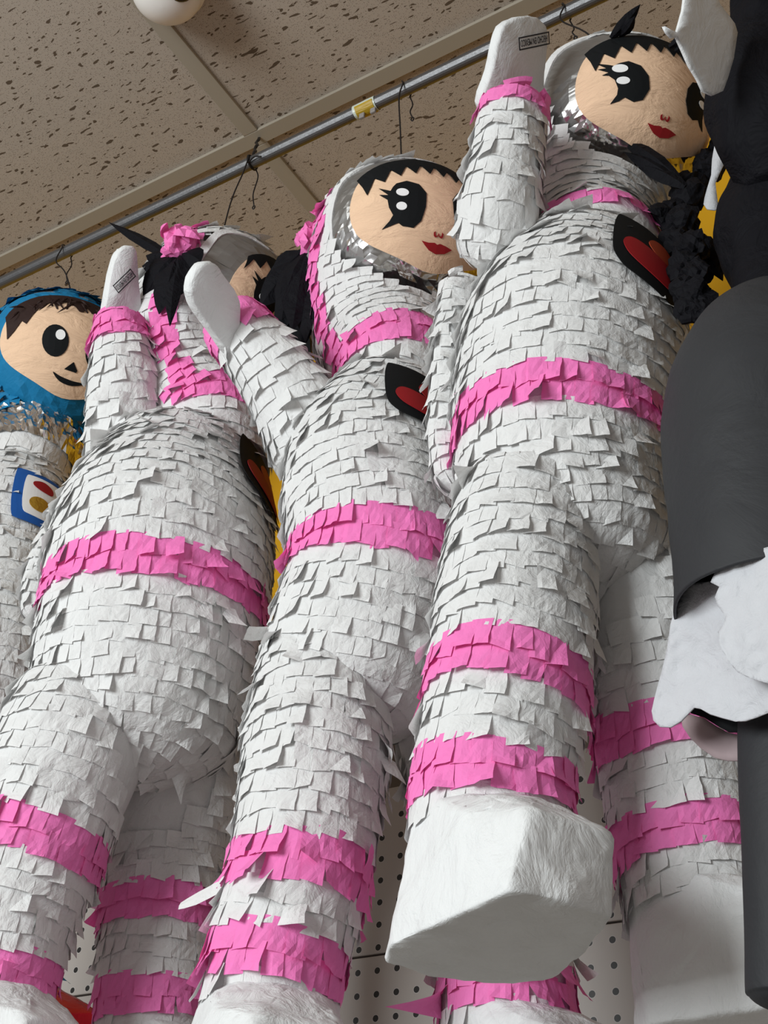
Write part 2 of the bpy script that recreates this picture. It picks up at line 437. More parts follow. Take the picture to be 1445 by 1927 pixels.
def fringe(tube, mbs, pitch=.0165, w=.0140, ln=.0210, lift=.0006, s0=0, s1=None, select=None, others=(), wr=.0006, flare=1.0):
    """rows of short paper squares, laid from the bottom row up so that each row laps over the one below;
    select(q, a, p) names the part whose mesh a square goes to, or None to leave it out"""
    s1 = tube.len if s1 is None else s1
    rows = int((s1-s0)/pitch); ph = random.uniform(0, 6)
    for k in range(rows, -1, -1):
        q0 = s0+k*pitch; c, r, T, e1, e2 = tube.fr(q0+ln*.5)
        if r < .008: continue
        n_ = max(5, int(2*PI*r/(w*.93))); a0 = random.uniform(0, 2*PI)
        for j in range(n_):
            a = a0+2*PI*j/n_; q = q0+.0026*math.sin(a*2+ph+k*.4)+random.gauss(0, .0005)
            if q+ln*.8 > tube.len+.01: continue
            p = tube.S(q+ln*.45, a)
            if any(t.depth(p) < -.004 for t in others): continue
            key = 'white' if select is None else select(q0+ln*.5, a, p)
            if key is None: continue
            pk = key != 'white'
            flake(mbs[key], tube, q, a, w*random.uniform(1.0, 1.3), ln*(1.06 if pk else 1), lift*(1.3 if pk else 1), flare=flare*(1.1 if pk else 1), wr=wr*(1.8 if pk else 1), extra=.0010 if pk else 0)

class Head:
    """face-plane coordinates x (figure's left), y (up) on the dome of the head"""
    def __init__(s, c, r, phi, tau, rho):
        phi, tau, rho = map(math.radians, (phi, tau, rho)); s.c = V(*c); s.r = r
        s.Fh = V(math.sin(phi), -math.cos(phi), 0)
        s.F = V(math.sin(phi)*math.cos(tau), -math.cos(phi)*math.cos(tau), -math.sin(tau))
        L = V(math.cos(phi), math.sin(phi), 0); T = -np.cross(s.F, L); T = T if T[2] > 0 else -T
        s.L = math.cos(rho)*L+math.sin(rho)*T; s.T = math.cos(rho)*T-math.sin(rho)*L
    def P(s, x, y, k=1.0):
        q = math.hypot(x, y); z = math.sqrt(max(0, 1-q*q)) if q < .97 else .243-(q-.97)*2
        return s.c+s.r*k*(x*s.L+y*s.T+z*s.F)
    def local(s, p):
        d = (p-s.c)/s.r; return d @ s.L, d @ s.T, d @ s.F
    def decal(s, mb, poly, k, edge=.12):
        v, f = fill(poly, edge); mb.add([s.P(x, y, k) for x, y in v], f)
def in_poly(x, y, P):
    c = False; n = len(P); j = n-1
    for i in range(n):
        if (P[i][1] > y) != (P[j][1] > y) and x < (P[j][0]-P[i][0])*(y-P[i][1])/(P[j][1]-P[i][1])+P[i][0]: c = not c
        j = i
    return c
FACE = curve2([(-.83,.12),(-.80,-.14),(-.66,-.32),(-.36,-.46),(0,-.56),(.36,-.46),(.66,-.32),(.80,-.14),(.83,.12),(.74,.40),(.52,.60),(.25,.69),(0,.71),(-.25,.69),(-.52,.60),(-.74,.40)], 4)
RIM = curve2([(-.98,.12),(-.95,-.25),(-.84,-.50),(-.44,-.72),(0,-.81),(.44,-.72),(.84,-.50),(.95,-.25),(.98,.12),(.86,.52),(.60,.73),(.30,.82),(0,.84),(-.30,.82),(-.60,.75),(-.86,.52)], 4)
RIM0 = RIM; FACE0 = FACE
def mirror(p): return [(-x, y) for x, y in p]
def ring_between(head, mb, A, B, ka, kb, rows=6, crinkle=.006, i0=0, i1=None, n=None):
    def samp(poly, t):
        m_ = len(poly); x = t*m_; i = int(x) % m_; f = x-int(x); a, b = poly[i], poly[(i+1) % m_]
        return a[0]*(1-f)+b[0]*f, a[1]*(1-f)+b[1]*f
    N_ = 64; i1 = 1.0 if i1 is None else i1; vs = []; fs = []
    for j in range(rows):
        v = j/(rows-1)
        for i in range(N_+1):
            t = i0+(i1-i0)*i/N_
            a, b = samp(A, t % 1.0), samp(B, t % 1.0); x, y = a[0]*(1-v)+b[0]*v, a[1]*(1-v)+b[1]*v
            k = ka*(1-v)+kb*v; k += random.gauss(0, crinkle)*(1 if 0 < j < rows-1 else .3)
            q = math.hypot(x, y)
            vs.append(head.P(x, y, k))
    for j in range(rows-1):
        for i in range(N_): fs.append((j*(N_+1)+i, (j+1)*(N_+1)+i, (j+1)*(N_+1)+i+1, j*(N_+1)+i+1))
    mb.add(vs, fs)

def leaf(mb, a, b, w, n_=(0, -1, 0), bow=0.0, fold=.25, tw=0, strip=False):
    """a folded pointed strip of paper from a to b"""
    a, b = V(*a), V(*b); d = b-a; L = np.linalg.norm(d); d = d/L; s_ = unit(np.cross(d, V(*n_))); nn = np.cross(s_, d)
    prof = [(0, .35), (.15, .7), (.35, 1), (.6, .95), (.8, .6), (1, .04)]; vs = []; fs = []
    if strip: prof = [(0, .9), (.2, 1), (.45, .95), (.7, 1.05), (.9, .85), (1, .6)]
    for i, (t, k) in enumerate(prof):
        c = a+d*L*t+nn*bow*L*math.sin(t*PI)+V(0, 0, -abs(bow)*L*.3*t*t)
        ang = tw*t; s2 = s_*math.cos(ang)+nn*math.sin(ang); n2 = -s_*math.sin(ang)+nn*math.cos(ang)
        vs += [c-s2*w*k*.5, c+n2*w*k*fold, c+s2*w*k*.5]
        if i:
            o_ = (i-1)*3; fs += [(o_, o_+1, o_+4, o_+3), (o_+1, o_+2, o_+5, o_+4)]
    mb.add(vs, fs)
def crumple(mb, c, r, sx, sy, sz, R=None, seed=0, amp=.18, n=3):
    bm = bmesh.new(); bmesh.ops.create_icosphere(bm, subdivisions=n, radius=1)
    from mathutils import noise
    vs = []
    for v in bm.verts:
        p = v.co; k = 1+amp*noise.noise(p*2.2+Vector((seed, 0, 0)))*2+amp*.6*noise.noise(p*6+Vector((0, seed, 0)))
        q = V(p.x*sx, p.y*sy, p.z*sz)*k*r
        if R is not None: q = R @ q
        vs.append(q+V(*c))
    bm.verts.index_update(); fs = [tuple(x.index for x in f.verts) for f in bm.faces]; bm.free(); mb.add(vs, fs)
def rot_to(d):
    """matrix whose z column is d"""
    d = unit(V(*d)); x = unit(np.cross(V(0.1, 1, 0.2), d)); y = np.cross(d, x); return np.stack([x, y, d], 1)

def boot(parent, ank, r, phi, side, mats, name='boot', h=.085, label=None):
    """angular paper boot under a trouser leg: sole, side walls, blunt toe"""
    u = V(math.sin(phi), -math.cos(phi), 0); v = V(math.cos(phi), math.sin(phi), 0)*side   # v: towards the inner side of the foot
    fp = [(-.050, -.015), (-.036, -.058), (-.005, -.073), (.060, -.073), (.124, -.070), (.127, -.035), (.120, .004), (.045, .036), (-.005, .052), (-.036, .040)]
    zs = ank[2]-h; pts = []
    for (a, b) in fp: pts.append(V(ank[0], ank[1], zs)+u*a+v*b)
    for (a, b, z) in ((.122, -.052, .052), (.120, .010, .050), (.07, -.064, .066), (.06, .04, .062)): pts.append(V(ank[0], ank[1], zs+z)+u*a+v*b)
    for k in range(14):
        q = 2*PI*k/14; pts.append(V(*ank)+V(0, 0, .010)+r*.97*(math.cos(q)*u+math.sin(q)*v))
        pts.append(V(*ank)+V(0, 0, -.03)+r*.99*(math.cos(q)*u*.9+math.sin(q)*v)-u*.002)
    bm = bmesh.new()
    for p in pts: bm.verts.new(p)
    bmesh.ops.convex_hull(bm, input=bm.verts[:])
    bmesh.ops.delete(bm, geom=[x for x in bm.verts if not x.link_faces], context='VERTS')
    bmesh.ops.dissolve_limit(bm, angle_limit=math.radians(4), verts=bm.verts[:], edges=bm.edges[:])
    bmesh.ops.bevel(bm, geom=bm.edges[:], offset=.0022, segments=2, affect='EDGES', profile=.5)
    bmesh.ops.triangulate(bm, faces=bm.faces[:])
    for _ in range(3):
        lg = [e for e in bm.edges if e.calc_length() > .010]
        if lg: bmesh.ops.subdivide_edges(bm, edges=lg, cuts=1); bmesh.ops.triangulate(bm, faces=bm.faces[:])
    from mathutils import noise
    bm.normal_update()
    for x in bm.verts:
        p = x.co; k = noise.noise(Vector((p.x*30+p.z*30, p.y*30, p.z*60)))*.0016+abs(noise.noise(Vector((p.x*60-p.z*60, p.y*60+p.z*20, p.z*40))))*.0022
        x.co = p+x.normal*k
    mb = MB(); bm.verts.index_update(); mb.add([x.co for x in bm.verts], [tuple(q.index for q in f.verts) for f in bm.faces]); bm.free()
    return mb.build(name, mats, parent, smooth=True, label=label)

def hand(parent, outline, name, Y, thick, face_n, stamp=None, yslope=0):
    """flat mitten hand cut from board and papered: outline in photo pixels on a plane at depth Y"""
    ox = outline[0][0]; tl_ = lambda x, y: at(x, y, Y+.00036*(y-outline[0][1])+.00055*(x-ox))
    P = [tl_(x, y) for x, y in curve2(outline, 4)]
    c = sum(P)/len(P); n_ = unit(V(*face_n))
    # best-fit plane through the outline, normal turned to face_n
    Pc = [p for p in P]
    u_, s_v, vt = np.linalg.svd(np.array(Pc)-c); n0 = vt[2]*(1 if vt[2] @ n_ > 0 else -1); n_ = n0
    t = n_*thick*.5; N_ = len(Pc); mb = MB()
    vs = []; rows = [(1.0*.93, 1), (.985, .75), (1.0, .3), (1.0, -.3), (.985, -.75), (.93, -1)]
    for k, h_ in rows:
        for p in Pc: vs.append(c+(p-c)*k+t*h_+rng.normal(0, .0003, 3))
    fs = []
    for j in range(len(rows)-1):
        for i in range(N_): fs.append((j*N_+i, j*N_+(i+1) % N_, (j+1)*N_+(i+1) % N_, (j+1)*N_+i))
    vs += [c+t, c-t]; a, b = len(vs)-2, len(vs)-1
    for i in range(N_): fs.append((a, (i+1) % N_, i)); fs.append((b, 5*N_+i, 5*N_+(i+1) % N_))
    mb.add(vs, fs); o = mb.build(name, M['white_flat'], parent, smooth=True)
    if stamp:
        A, B, Hh = stamp     # two pixel ends of the stamp's base line and its height in metres
        a_, b_ = tl_(*A), tl_(*B)
        X = unit(b_-a_); U = unit(tl_(A[0]+(B[1]-A[1]), A[1]-(B[0]-A[0]))-a_); U = unit(U-(U @ X)*X)
        # stamp lies on the face turned to the room
        N2 = np.cross(X, U)
        if N2 @ n_ < 0: N2 = -N2
        base = a_+n_*(thick*.5+.0007); W = np.linalg.norm(b_-a_)
        cu = bpy.data.curves.new('stamp_text', 'FONT'); cu.body = 'HECHO EN MEXICO'; cu.size = 1
        to = bpy.data.objects.new('stamp_text', cu); C.objects.link(to); bpy.context.view_layer.update()
        me = bpy.data.meshes.new_from_object(to.evaluated_get(bpy.context.evaluated_depsgraph_get()))
        bpy.data.objects.remove(to)
        xs = [v.co.x for v in me.vertices]; ys = [v.co.y for v in me.vertices]; x0, x1, y0, y1 = min(xs), max(xs), min(ys), max(ys)
        mb = MB(); vs = []
        for v in me.vertices:   # the stamp is printed upside down on the upraised hand
            fx = 1-((v.co.x-x0)/(x1-x0)*.88+.06); fy = 1-((v.co.y-y0)/(y1-y0)*.52+.24)
            vs.append(base+X*W*fx+U*Hh*fy)
        mb.add(vs, [tuple(p.vertices) for p in me.polygons])
        for (x0_, x1_, y0_, y1_) in ((0, 1, 0, .1), (0, 1, .9, 1), (0, .03, 0, 1), (.97, 1, 0, 1)):
            q = [base+X*W*x_+U*Hh*y_ for x_, y_ in ((x0_, y0_), (x1_, y0_), (x1_, y1_), (x0_, y1_))]; mb.add(q, [(0, 1, 2, 3)])
        bpy.data.meshes.remove(me)
        s_ = mb.build('stamp', M['ink'], o, solid=.0002); s_['label'] = 'small black framed stamp printed upside down'
    return o

def tube_px(rows, F, **kw):
    pts = []
    for (x, y, rp, Y) in rows:
        p = at(x, y, Y); pts.append((*p, rp/scale_at(p)))
    return Tube(pts, F, **kw)

def find_spot(tube, sx, sy):
    best = None
    for q in np.linspace(.02, tube.len*.6, 60):
        for a in np.linspace(-PI, PI, 120):
            p = tube.S(q, a)
            if tube.N(q, a) @ (V(0, 0, CAMZ)-p) <= 0: continue
            x, y = proj(p); d = (x-sx)**2+(y-sy)**2
            if best is None or d < best[0]: best = (d, q, a)
    return best[1], best[2]
def patch(tube, sx, sy, parent, kind, rot=0, qa=None):
    """cut-paper badge glued on the chest; centre given by where it is on the torso surface"""
    if qa is None: qa = find_spot(tube, sx, sy)
    q0, a0 = qa
    cr, sr = math.cos(rot), math.sin(rot)
    def mp(x, y, k):
        x, y = x*cr-y*sr, x*sr+y*cr
        q = q0-y; r = tube.fr(q)[1]; a = a0+x/r; return tube.S(q, a)+tube.N(q, a)*k
    def put(name, poly, m_, k, par):
        v, f = fill(poly, .008); mb = MB(); mb.add([mp(x, y, k) for x, y in v], f); return mb.build(name, m_, par, solid=.0006)
    if kind == 'black':
        p = put('chest_patch', curve2([(-.046,.038),(-.034,.046),(.030,.042),(.046,.034),(.048,-.026),(.036,-.044),(-.018,-.042),(-.037,-.034),(-.045,-.014)], 4), M['black'], .0065, parent)
        p['label'] = 'black cut paper chest patch with red lobes'
        put('red_lobe', curve2([(-.036,-.012),(-.034,.000),(-.024,.005),(.004,.001),(.030,-.006),(.040,-.018),(.030,-.030),(.0,-.032),(-.026,-.025)], 5), M['red'], .0080, p)
        put('upper_lobe', curve2([(-.014,.016),(-.008,.030),(.006,.032),(.022,.016),(.036,-.002),(.038,-.012),(.018,-.000),(-.004,.004)], 5), M['orange'] if rot else M['red'], .0076, p)
    else:
        p = put('chest_patch', curve2([(-.042,.038),(-.030,.048),(.034,.048),(.044,.036),(.044,-.036),(.034,-.048),(-.028,-.048),(-.042,-.034)], 4), M['rblue'], .0050, parent)
        p['label'] = 'blue bordered white chest patch'
        put('patch_panel', curve2([(-.030,.028),(-.020,.037),(.024,.037),(.033,.027),(.033,-.027),(.024,-.037),(-.018,-.037),(-.030,-.026)], 4), M['whitedot'], .0062, p)
        put('red_button', curve2([(-.020,.024),(-.008,.030),(.004,.022),(.004,.010),(-.010,.010),(-.020,.016)], 5), M['red'], .0074, p)
        put('gold_button', ellipse(-.010, -.016, .013, .012), M['gold'], .0074, p)
    return q0, a0

def astronaut(D):
    phi = math.radians(D['phi']); F = V(math.sin(phi), -math.cos(phi), 0); L = V(math.cos(phi), math.sin(phi), 0)
    torso = tube_px(D['torso'], F, ax=.96, ay=1.0, cap0=.55, cap1=.6)
    near = tube_px(D['near_leg'], F, cap0=.3); far = tube_px(D['far_leg'], F, cap0=.3)
    ty = tube_px(D['arm'], F, cap0=.15, cap1=.8) if D.get('arm') else None
    root = thing('astronaut_pinata', (torso.c[0][0], torso.c[0][1], far.c[-1][2]-.085), D['label'], 'pinata', 'astronaut pinatas hanging from the rail')
    root['group'] = 'astronaut pinatas hanging from the rail'
    acc = M[D['accent']]; an = D['accent_name']
    # ---- torso with belt
    body = MB(); torso.mesh(body); belt = MB(); mbs = {'white': body, 'belt': belt}
    snap = lambda v, p=.0165, l=.0210: (round((v-l/2)/p-.5)+.5)*p+l/2
    sb = snap(torso.s_at_row(D['belt'])) if D.get('belt') else -9
    oth = [near, far]
    qa = find_spot(torso, *D['patch'])
    def tsel(q, a, p):
        if abs(q-sb) < .0100: return 'belt'
        da_ = (a-qa[1]+PI) % (2*PI)-PI
        if abs(da_)*torso.fr(q)[1] < .032 and abs(q-qa[0]) < .030: return None   # bare paper under the glued badge
        return 'white'
    fringe(torso, mbs, select=tsel, others=oth)
    tor = body.build('torso', M['white'], root)
    if belt.v: belt.build('belt_band', acc, tor, label=an+' tissue paper belt')
    patch(torso, *D['patch'], tor, D['patch_kind'], rot=D.get('patch_rot', 0), qa=qa)
    LM = {}
    # ---- legs
    for t, bands, side in ((near, D['near_bands'], 1), (far, D['far_bands'], -1)):
        lm = MB(); t.mesh(lm); mbs = {'white': lm}; ss = []
        for i, y in enumerate(bands): mbs[i] = MB(); ss.append(snap(t.s_at_row(y)))
        def sel(q, a, p):
            for i, s_ in enumerate(ss):
                if abs(q-s_) < .0100: return i
            return 'white'
        fringe(t, mbs, select=sel, others=[torso], flare=D.get('flare', 1), lift=.0007)
        for (x0, y0, x1, y1, Y0, Y1, wd) in D.get('torn_near' if side == 1 else 'torn_far', []):
            leaf(lm, at(x0, y0, Y0), at(x1, y1, Y1), wd, (.3, -1, -.1), random.choice((-.08, .08)), .08, random.uniform(-.8, .8), strip=True)
        leg = lm.build('leg', M['white'], root)
        for i in range(len(bands)):
            if mbs[i].v: mbs[i].build('leg_band', acc, leg, label=an+' tissue paper band')
        e = t.c[-1]; boot(leg, e, t.r[-1], phi+D.get('toe', 0)*side, side, M[D.get('boot', 'white_flat')], label=D.get('boot_label'))
    # ---- raised arm (built from the wrist down)
    if ty is not None:
        am = MB(); cuff = MB(); ty.mesh(am)
        fringe(ty, {'white': am, 'cuff': cuff}, w=.0145, select=lambda q, a, p: 'cuff' if q < D['cuff'] else 'white', others=[torso], lift=.0010)
        arm = am.build('arm', M['white'], root); cuff.build('cuff', acc, arm, label=an+' tissue paper cuff')
        hand(arm, D['hand'], 'hand', D['hand_Y'], .014, D['hand_n'], D.get('stamp'), D.get('hand_ys', 0))
    # ---- backpack
    if D.get('pack'):
        pk = tube_px(D['pack'], F, ax=.55, ay=1.0, cap0=.4, cap1=.5); pm_ = MB(); pk.mesh(pm_)
        fringe(pk, {'white': pm_}, others=[torso], lift=.0013); pm_.build('backpack', M['white'], root)
    # ---- helmet and face
    hc = at(*D['head'][:2], D['head'][2]); hr = D['head'][3]/scale_at(hc)
    H = Head(hc, hr, D['hphi'], D['htau'], D['hrho']); nk = at(*D['neck'][:2], D['neck'][2]); nr = D['neck'][3]/scale_at(nk)
    fs_ = D.get('fs', 1.0); FACE = [(x*fs_, y*(.5+.5*fs_)) for x, y in FACE0]
    RIM = [(x*D.get('rim', .965), y*(.5+.5*D.get('rim', .965))) for x, y in RIM0]
    rh = hr*1.0; pts = []
    ax_ = unit(nk-hc)
    for t in (1.56, 1.3, 1.0, .7, .35, 0): pts.append((*(hc-ax_*rh*math.sin(t)), rh*math.cos(t)))
    dn = np.linalg.norm(nk-hc)
    for f_, k in ((.22, .96), (.42, .87), (.62, .78), (.82, .71), (1.0, nr/rh), (1.25, nr/rh*.95)): pts.append((*(hc+ax_*dn*f_-H.Fh*hr*.36*math.sin(min(f_, 1)*PI)), rh*k))
    ht = Tube(pts, H.Fh)
    hm = MB(); strip = MB(); strip2 = MB(); nb = MB(); sn = snap(ht.s_at_row(proj(nk)[1]-6), .016, .020)
    # helmet shell: only outside the rim of the opening
    K = 64; vs = []; fs = []; ok = []
    for i in range(ht.n):
        for j in range(K):
            p = ht.S(i/(ht.n-1)*ht.len, 2*PI*j/K); vs.append(p); x, y, z = H.local(p); ok.append(not (z > -.15 and in_poly(x*.98, y*.98, RIM)))
    for i in range(ht.n-1):
        for j in range(K):
            q = (i*K+j, i*K+(j+1) % K, (i+1)*K+(j+1) % K, (i+1)*K+j)
            if all(ok[x] for x in q): fs.append(q)
    hm.add(vs, fs)
    side_a = D.get('strip_a', PI/2)
    def sel(q, a, p):
        x, y, z = H.local(p)
        if z > -.1 and in_poly(x*.975, y*.975, RIM): return None
        if abs(q-sn) < .0100: return 'neck'
        if D['accent'] == 'pink':
            aa = (a+PI) % (2*PI)-PI
            if abs(abs(aa)-side_a) < .013/max(ht.fr(q)[1], .02) and hr*.9 < q < sn-.012: return 'strip' if aa < 0 else 'strip2'
        if D['accent'] == 'blue' and z > -.2 and in_poly(x*.74, y*.74, RIM): return 'strip'
        return 'white'
    fringe(ht, {'white': hm, 'neck': nb, 'strip': strip, 'strip2': strip2}, pitch=.016, w=.0150, ln=.020, select=sel, others=[torso], lift=.0004)
    big = [(x*1.045, y*1.035) for x, y in RIM]
    if D['accent'] == 'pink':
        ring_between(H, hm, RIM, RIM, 1.0, 1.032, rows=3, crinkle=.001); ring_between(H, hm, RIM, big, 1.032, 1.026, rows=3, crinkle=.003)
    hel = hm.build('helmet', M['white'], root)
    if D['accent'] == 'pink':
        nb.build('neck_band', acc, hel, label='pink tissue paper neck band'); strip.build('helmet_strip', acc, hel, label='pink tissue paper side strip'); strip2.build('helmet_strip', acc, hel, label='pink tissue paper side strip')
    else:
        nb = MB(); K2 = 90; J2 = 8
        for j in range(J2):
            for i in range(K2):
                q = sn+(-.018+.036*j/(J2-1)); a = 2*PI*i/K2
                nb.v.append(tuple(ht.S(q, a)+ht.N(q, a)*(.004+random.gauss(0, .0016))+V(0, 0, random.gauss(0, .001))))
        for j in range(J2-1):
            for i in range(K2): nb.f.append((j*K2+i, j*K2+(i+1) % K2, (j+1)*K2+(i+1) % K2, (j+1)*K2+i))
        nb.build('neck_band', M['foil'], hel, label='crumpled silver foil neck band'); strip.build('helmet_rim', acc, hel, label='blue tissue paper helmet rim')
    foil = MB(); ring_between(H, foil, FACE, RIM, 1.02, 1.015, rows=5, crinkle=.007)
    if D['accent'] == 'pink':
        up = MB(); dn_ = MB();         # the lower half of the rim is crumpled bright foil, the upper half smooth grey film
        def part(z):
            return up if z else dn_
        for f in foil.f:
            c = sum(V(*foil.v[i]) for i in f)/4; x, y, z = H.local(c); T_ = dn_ if y < -.12+.05*math.sin(x*9) else up
            T_.add([foil.v[i] for i in f], [(0, 1, 2, 3)])
        up.build('visor_film', M['film'], hel, label='smooth grey metallic film round the face'); dn_.build('foil_rim', M['foil'], hel, label='crumpled silver foil under the chin')
    else:
        foil.build('helmet_lining', acc, hel)
    fm = MB(); H.decal(fm, FACE, 1.045, .09)
    k0 = len(fm.v)
    # turned-in edge of the face board
    for x, y in FACE: fm.v.append(tuple(H.P(x, y, 1.045)))
    for x, y in FACE: fm.v.append(tuple(H.P(x*1.01, y*1.01, .955)))
    m_ = len(FACE)
    for i in range(m_): fm.f.append((k0+i, k0+(i+1) % m_, k0+m_+(i+1) % m_, k0+m_+i))
    face = fm.build('face', M['skin'], hel, smooth=True)
    def cut(name, poly, m__, k, par):
        mb = MB(); H.decal(mb, poly, k); return mb.build(name, m__, par, solid=.0005)
    if D['accent'] == 'pink':
        ex, ey = D.get('eye_shift', (0, 0)); es = D.get('eye_scale', 1)
        if D.get('eye_kind', 0) == 0:
            E_ = [(-.44,.33),(-.34,.37),(-.22,.34),(-.15,.24),(-.16,.08),(-.20,-.08),(-.27,-.16),(-.38,-.15),(-.42,-.12),(-.47,-.145),(-.56,-.19),(-.50,-.10),(-.475,-.04),(-.515,.04),(-.53,.13),(-.60,.19),(-.52,.185),(-.60,.27),(-.50,.235),(-.475,.285)]
            w1, w2 = ellipse(-.39, .22, .060, .045, 0), ellipse(-.40, .06, .050, .045, 0)
        else:
            E_ = [(-.50,.34),(-.40,.38),(-.27,.34),(-.18,.22),(-.16,.06),(-.22,-.08),(-.32,-.12),(-.42,-.08),(-.47,-.13),(-.55,-.17),(-.50,-.06),(-.50,.02),(-.54,.12),(-.60,.17),(-.66,.17),(-.60,.21),(-.70,.25),(-.62,.265),(-.71,.33),(-.60,.31),(-.55,.30)]
            w1, w2 = ellipse(-.47, .23, .070, .045, .2), ellipse(-.44, .10, .060, .040, .2)
        for f_ in (lambda p: p, mirror):
            e = cut('eye', f_([((x+.35)*es-.35+ex, y*es+ey) for x, y in E_]), M['black'], 1.052, face)
            for q in (w1, w2): cut('eye_highlight', f_([(x+ex, y+ey) for x, y in q]), M['whitedot'], 1.059, e)
        # nose: a small red w, drawn as a thin band
        wv = [(-.055,-.175),(-.052,-.205),(-.035,-.222),(-.012,-.212),(0,-.195),(.012,-.212),(.035,-.222),(.052,-.205),(.055,-.175)]
        wi = [(x*.68, y+.016) for x, y in wv]; wi[4] = (0, -.172)
        cut('nose', [(x, y+.0) for x, y in wv]+wi[::-1], M['red'], 1.051, face)
        cut('mouth', [(-.17,-.275),(-.10,-.285),(-.03,-.275),(0,-.29),(.03,-.275),(.10,-.285),(.18,-.305),(.10,-.36),(.0,-.38),(-.08,-.355),(-.13,-.315)], M['red'], 1.051, face)
        # fringe of cut black paper along the forehead
        fr_ = []
        top = [(x, y*1.0) for x, y in FACE if y > .36]
        top.sort(key=lambda p: p[0])
        zig = []
        m_ = 19
        for i in range(m_):
            x = -.72+1.44*i/(m_-1); yy = math.sqrt(max(0, 1-(x/.84)**2))*.70
            zig.append((x*.97, yy-(.04 if i % 2 else .16)-.03*math.cos(x*2)))
        hair = cut('hair_fringe', [(x*1.02, y*1.02) for x, y in top]+zig[::-1], M['black'], 1.057, face)
        hl = MB()
        for (x, y, dx, dy, wd) in D.get('spikes', []):
            a, b = H.P(x, y, 1.06), H.P(x, y, 1.06)+hr*(dx*H.L+dy*H.T+.25*H.F); leaf(hl, a, b, wd, H.F, .1)
        if hl.v: hl.build('loose_hair', M['blackpaper'], face)
        # helmet puffs with ponytails of black paper leaves
        for sgn in (-1, 1):
            if sgn == -1: pc = at(*D['puff'][:3])
            else: pc = None
            if pc is None:
                q = hr*1.5; pc = ht.S(q, PI/2)
                if D.get('no_far_tail'): continue
            pf = MB(); d_ = unit(pc-hc)
            crumple(pf, pc, D['puff'][3]/scale_at(pc), .75, 1.0, 1.05, None, seed=D['seed']+sgn, amp=.22)
            for k in range(26):
                dv = unit(rng.normal(0, 1, 3)); rr = D['puff'][3]/scale_at(pc)
                leaf(pf, pc+dv*rr*.75, pc+dv*rr*.95+rng.normal(0, 1, 3)*rr*.5, rr*.8, dv, .2)
            pu = pf.build('hair_puff', acc, hel, label='crumpled pink paper hair tie')
            tl = MB()
            if sgn == -1:
                for (ax0, ay0, bx, by, dY, wd) in D['tail']:
                    a = at(ax0, ay0, D['puff'][2]+dY*.4); b = at(bx, by, D['puff'][2]+dY); leaf(tl, a, b, wd*1.35, (.3, -1, -.2), random.uniform(-.06, .06), random.uniform(.1, .35), random.uniform(-.6, .6))
            else:
                for k in range(14):
                    b = pc+V(random.uniform(-.03, .05), random.uniform(-.0, .05), -random.uniform(.05, .11)); leaf(tl, pc, b, .018, (.3, -1, 0), .08)
            if tl.v: tl.build('ponytail', M['blackpaper'], pu, label='black paper leaf ponytail')
    else:
        for f_ in (lambda p: p, mirror):
            e = cut('eye', f_(ellipse(-.26, .07, .15, .20, .15)), M['black'], 1.052, face)
            cut('eye_highlight', ellipse(-.22 if f_([(1, 0)])[0][0] > 0 else .28, .15, .055, .065), M['whitedot'], 1.059, e)
        cut('nose', [(-.085,-.24),(.0,-.13),(.07,-.22),(.06,-.245)], M['black'], 1.051, face)
        cut('mouth', curve2([(-.20,-.30),(-.10,-.33),(.06,-.345),(.22,-.33),(.06,-.40),(-.10,-.385)], 3), M['black'], 1.051, face)
        zig = []; m_ = 31
        top = sorted([(x, y) for x, y in FACE if y > .25], key=lambda p: p[0])
        for i in range(m_):
            x = -.78+1.56*i/(m_-1); yy = math.sqrt(max(0, 1-(x/.84)**2))*.70
            zig.append((x*.97, yy-random.uniform(.05, .20)-(.12 if abs(x) > .55 else 0)))
        cut('hair_fringe', [(x*1.02, y*1.02) for x, y in top]+zig[::-1], M['brownhair'], 1.057, face)
        hl = MB()
        for k in range(60):
            x = random.uniform(-.7, .7); y = math.sqrt(1-(x/.85)**2)*random.uniform(.60, .70)
            a = H.P(x, y, 1.06); leaf(hl, a, a+hr*(random.gauss(0, .1)*H.L-random.uniform(.05, .2)*H.T+random.uniform(0, .08)*H.F), .003, H.F, .2)
        hl.build('loose_hair', M['brownhair'], face)
    return dict(root=root, torso=torso, near=near, far=far, head=H, ht=ht, hel=hel, top=hc-ax_*rh)

